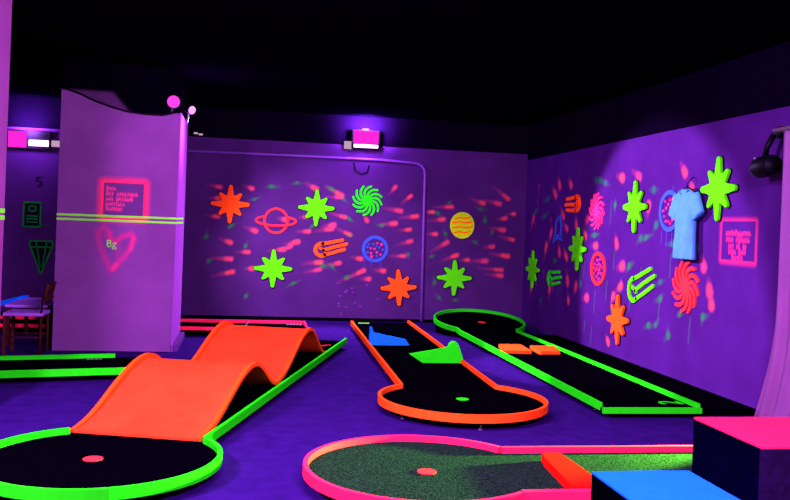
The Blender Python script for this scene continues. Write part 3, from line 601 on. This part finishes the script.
tube(bm, [(x, VB - .022, z) for x, z in cd], .021, 8); setp(link_bm('conduit_pipe', bm, M['conduit'], smooth=True), 'pale conduit pipe running along and down the back wall', 'pipe')
bm = bmesh.new(); tube(bm, [(x, VB - .016, z) for x, z in LOOP], .009, 6); setp(link_bm('wire_loop', bm, M['black'], smooth=True), 'dark wire loop hanging below the centre blacklight lamp', 'wire')
for k, (x, z) in enumerate(((-.79, 2.842), (-.715, 2.828))):
    bm = bmesh.new(); box(bm, x - .03, x + .03, VB - .03, VB - .004, z - .012, z + .012); setp(link_bm('wall_clip', bm, M['boxglow']), ('left', 'right')[k] + ' one of two tiny white clips at top of back wall beside pillar', 'clip')
def spotlamp(label, loc, aim, lens, r_=.055):
    t = thing('spot_lamp', label, 'lamp', loc); q = (Vector(aim) - Vector(loc)).to_track_quat('Z', 'Y'); 
    bm = bmesh.new(); tube(bm, [(0, 0, -.10), (0, 0, -.07), (0, 0, .03), (0, 0, .05)], [r_ * .5, r_ * .9, r_, r_], 16); b = link_bm('housing', bm, M['black'], t, True); b.rotation_mode = 'QUATERNION'; b.rotation_quaternion = q
    bm = bmesh.new(); bmesh.ops.create_uvsphere(bm, u_segments=16, v_segments=10, radius=r_ * .95); 
    for v in bm.verts: v.co.z = .05 + max(0, v.co.z) * .5
    link_bm('lens', bm, lens, b, True)
    bm = bmesh.new(); tube(bm, [(0, 0, 0), (-.02, .05, -.13), (-.03, .08, -.16)], .012, 8); link_bm('bracket', bm, M['metal'], t, True)
spotlamp('round magenta spot lamp on top of the lilac pillar', (-.85, 10.2, 2.86), (0, 2, 1.2), M['spotglow'], .075)
spotlamp('bright small spot lamp on the right edge of the lilac pillar top', (-.68, 10.35, 2.80), (2.2, 7, 1.6), M['spotwhite'], .05)
# black swivel spotlight on the right wall
t = on_right('swivel_spotlight', 'black unlit swivel spotlight on the right wall above the curtain edge', 6.73, 2.46, 'lamp')
bm = bmesh.new(); box(bm, -.05, .05, -.05, .05, 0, .10, .01); link_bm('mount', bm, M['black'], t)
bm = bmesh.new(); tube(bm, [(-.01, -.02, .13), (-.06, -.13, .16), (-.09, -.23, .16)], .026, 10); link_bm('arm', bm, M['black'], t, True)
bm = bmesh.new(); tube(bm, [(-.15, -.305, .19), (-.135, -.305, .19), (-.10, -.30, .19), (.07, -.285, .19), (.11, -.28, .19)], [.05, .078, .092, .088, .075], 20); link_bm('housing', bm, M['black'], t, True)
bm = bmesh.new(); bmesh.ops.create_uvsphere(bm, u_segments=12, v_segments=8, radius=.018); bmesh.ops.translate(bm, verts=bm.verts[:], vec=(-.07, -.225, .26)); link_bm('knob', bm, M['metal'], t, True)
# curtain and rod
rod = on_right('curtain_rod', 'pale curtain rod end at the right edge of the photo', 6.60, 2.455, 'rod')
bm = bmesh.new(); tube(bm, [(0, 0, .22), (2.2, 0, .22)], .02, 10); link_bm('pole', bm, M['white'], rod, True)
bm = bmesh.new(); tube(bm, [(.05, 0, 0), (.05, 0, .22)], .014, 8); link_bm('bracket', bm, M['white'], rod, True)
bm = bmesh.new(); N, K = 150, 26; G = []
for i in range(N + 1):
    row = []
    for k in range(K + 1):
        z = .03 + 2.40 * k / K; fl_ = max(0, 1 - z / .9) ** 1.6
        s = i / N; v = 6.51 + .15 * fl_ + .04 * (1 - z / 2.43) - s * 1.9
        u = UR - .21 + .035 * math.sin(s * 62 + .6 * math.sin(z)) + .015 * math.sin(s * 140 + z) - fl_ * .05
        row.append(bm.verts.new((u, v, z)))
    G.append(row)
for i in range(N):
    for k in range(K): bm.faces.new((G[i][k], G[i + 1][k], G[i + 1][k + 1], G[i][k + 1]))
cu = link_bm('curtain', bm, M['curtain'], smooth=True); sm = cu.modifiers.new('thickness', 'SOLIDIFY'); sm.thickness = .006
setp(cu, 'pale pleated curtain hanging at the right edge of the photo', 'curtain')

# ---------------------------------------------------------------- far left corner: chair, table, wall pieces
ch = thing('wooden_chair', 'brown wooden chair with pale seat left of the lilac pillar', 'chair', (-2.28, 9.98, 0))
bm = bmesh.new(); box(bm, -.21, .19, -.19, .19, .43, .465, .008); link_bm('seat', bm, M['pad'], ch)
for x, y in ((-.19, -.17), (-.19, .17)):
    bm = bmesh.new(); box(bm, x - .017, x + .017, y - .017, y + .017, 0, .43); link_bm('leg', bm, M['brown'], ch)
for y in (-.17, .17):
    bm = bmesh.new(); tube(bm, [(.17, y, 0), (.165, y, .43), (.19, y, .6), (.235, y, .78)], .019, 8); link_bm('back_post', bm, M['brown'], ch, True)
for z in (.62, .73):
    bm = bmesh.new(); box(bm, .185 + (z - .6) * .25, .205 + (z - .6) * .25, -.17, .17, z - .03, z + .03); link_bm('back_slat', bm, M['brown'], ch)
for a_, b_ in (((-.19, -.17), (.17, -.17)), ((-.19, .17), (.17, .17))):
    bm = bmesh.new(); tube(bm, [(*a_, .2), (*b_, .2)], .011, 6); link_bm('stretcher', bm, M['brown'], ch, True)
tb = thing('low_table', 'low pale table with blue edge behind the wooden chair', 'table', (-2.55, 11.1, 0))
bm = bmesh.new(); box(bm, -.12, .42, -.52, .42, .44, .47); link_bm('tabletop', bm, M['pad'], tb)
bm = bmesh.new(); prism(bm, [(-.26, -1.1), (-.215, -1.1), (-.08, .42), (-.12, .42)], .45, .50); link_bm('edge_strip', bm, M['blue'], tb)
for x in (-.09, .38):
    for y in (-.48, .38):
        bm = bmesh.new(); box(bm, x - .02, x + .02, y - .02, y + .02, 0, .44); link_bm('leg', bm, M['brown'], tb)
pc = on_back('wall_picture', 'small dark green framed picture on the far left wall', -3.12, 1.50, 'picture')
dk = noise_mat('dim_green', (.006, .30, .02), var=.2); dk2 = noise_mat('dim_green_dark', (.004, .01, .006), var=.2)
bm = bmesh.new(); box(bm, -.12, .12, -.18, .18, 0, .015); link_bm('panel', bm, dk2, pc)
bm = bmesh.new(); ribbon(bm, [(-.13, -.19), (.13, -.19), (.13, .19), (-.13, .19)], .022, 0, .025, closed=True); link_bm('frame', bm, dk, pc)
bm = bmesh.new(); ringboard(bm, .06, .05, .018, .015, .02, 20); bmesh.ops.translate(bm, verts=bm.verts[:], vec=(0, .09, 0)); link_bm('motif', bm, dk, pc)
for k in range(3):
    bm = bmesh.new(); box(bm, -.08, .08, -.03 - k * .045, -.012 - k * .045, .015, .02); link_bm('motif', bm, dk, pc)
cn = on_back('cone_motif', 'dark green cone shaped wall piece below the framed picture', -2.97, .92, 'wall decoration')
bm = bmesh.new(); prism(bm, [(-.17, .20), (.15, .20), (.17, .14), (.02, -.30), (-.01, -.30), (-.18, .13)], 0, .015); link_bm('cone', bm, dk2, cn)
bm = bmesh.new(); ribbon(bm, [(-.17, .20), (-.18, .13), (-.01, -.30), (.02, -.30), (.17, .14), (.15, .20)], .022, 0, .022, closed=True); link_bm('outline', bm, dk, cn)
for x0_, x1_ in ((-.08, -.01), (.07, .02)):
    bm = bmesh.new(); stroke(bm, [(x0_, .17), (x1_, -.2)], .014, .015, .02); link_bm('stripe', bm, dk, cn)
bm = bmesh.new(); stroke(bm, [(-.14, .10), (.14, .10)], .02, .015, .02); link_bm('stripe', bm, dk, cn)

# ---------------------------------------------------------------- lights
def light(name, typ, loc, aim, energy, col, **k):
    d = bpy.data.lights.new(name, typ); d.energy = energy; d.color = col
    for a, v in k.items(): setattr(d, a, v)
    o = bpy.data.objects.new(name, d); COL.objects.link(o); o.location = loc
    o.rotation_euler = (Vector(aim) - Vector(loc)).to_track_quat('-Z', 'Y').to_euler(); return o
V = (1., .56, 1.65)
VV = (.55, .16, 1.5)
V2 = (1., .33, 1.7)
light('blacklight_left', 'AREA', (-2.4, 3.4, 2.7), (-.2, 6.6, 0), 520, V2, shape='RECTANGLE', size=.5, size_y=.3)
light('ceiling_fill_front', 'AREA', (1.6, 1.4, 3.1), (1.6, 6, .0), 480, V2, shape='RECTANGLE', size=1.2, size_y=.4)  # unseen overhead fill added to brighten the near lanes
light('ceiling_fill_mid', 'AREA', (.4, 5.0, 3.15), (1.2, 9.5, 0), 260, V, shape='RECTANGLE', size=1.6, size_y=.3)  # unseen ceiling fill added to brighten the back walls
light('back_lamp_beam', 'SPOT', (1.83, 13.5, 2.75), (.9, 9.6, 0), 1500, V, spot_size=1.75, spot_blend=.7, shadow_soft_size=.12)
light('back_haze_spot', 'SPOT', (1.83, 13.36, 3.02), (1.83, 13.75, 3.12), 2000, VV, spot_size=2.4, spot_blend=1., shadow_soft_size=.1)  # extra upward spot added to imitate hazy glow above the lamp
light('left_haze_spot', 'SPOT', (-3.2, 13.36, 2.75), (-3.2, 13.75, 3.0), 450, VV, spot_size=2.2, spot_blend=1., shadow_soft_size=.1)  # extra spot added for the glow above the far left lamp
light('back_lamp_glow', 'POINT', (1.83, 13.38, 2.83), (0, 0, 0), 80, VV, shadow_soft_size=.08)
light('left_lamp_glow', 'POINT', (-3.2, 13.35, 2.6), (0, 0, 0), 40, VV, shadow_soft_size=.08)
light('pillar_lamp_right', 'SPOT', (-.55, 10.25, 2.78), (4.5, 9.2, .9), 3300, V, spot_size=.78, spot_blend=.25, shadow_soft_size=.05)
light('pillar_lamp_back', 'SPOT', (-.6, 10.5, 2.85), (1.4, 13.7, .7), 1400, V, spot_size=1.0, spot_blend=.9, shadow_soft_size=.08)
light('pillar_lamp_glow', 'POINT', (-.50, 10.5, 2.62), (0, 0, 0), 60, (.9, .3, 1.6), shadow_soft_size=.05)
light('turf_green_fill', 'SPOT', (3.95, 5.72, .34), (1.3, 5.10, .05), 10500, (.5, 1., .1), spot_size=.56, spot_blend=.6, shadow_soft_size=.04)  # unseen low spot added, yellow-green so the turf turns green

w = bpy.data.worlds.new('World'); scene.world = w; w.use_nodes = True
w.node_tree.nodes['Background'].inputs[0].default_value = (.02, .008, .035, 1); w.node_tree.nodes['Background'].inputs[1].default_value = .3

# ---------------------------------------------------------------- camera
cam = bpy.data.cameras.new('camera'); co = bpy.data.objects.new('camera', cam); COL.objects.link(co); scene.camera = co
phi, roll = math.radians(9.8), .038
Rv = Vector((math.cos(phi), -math.sin(phi), 0)); Fv = Vector((math.sin(phi), math.cos(phi), 0)); Zv = Vector((0, 0, 1))
rx = Rv * math.cos(roll) + Zv * math.sin(roll); ux = -Rv * math.sin(roll) + Zv * math.cos(roll)
mt = Matrix((rx, ux, -Fv)).transposed().to_4x4(); mt.translation = (0, 0, 1.55); co.matrix_world = mt
cam.sensor_width = 36; cam.lens = 36 * 870 / 790; cam.shift_y = -25 / 790; cam.clip_end = 100
vs = scene.view_settings; vs.view_transform = 'Standard'; vs.look = 'None'; vs.gamma = 1; vs.use_curve_mapping = False; vs.exposure = 0
scene.cycles.max_bounces = 6
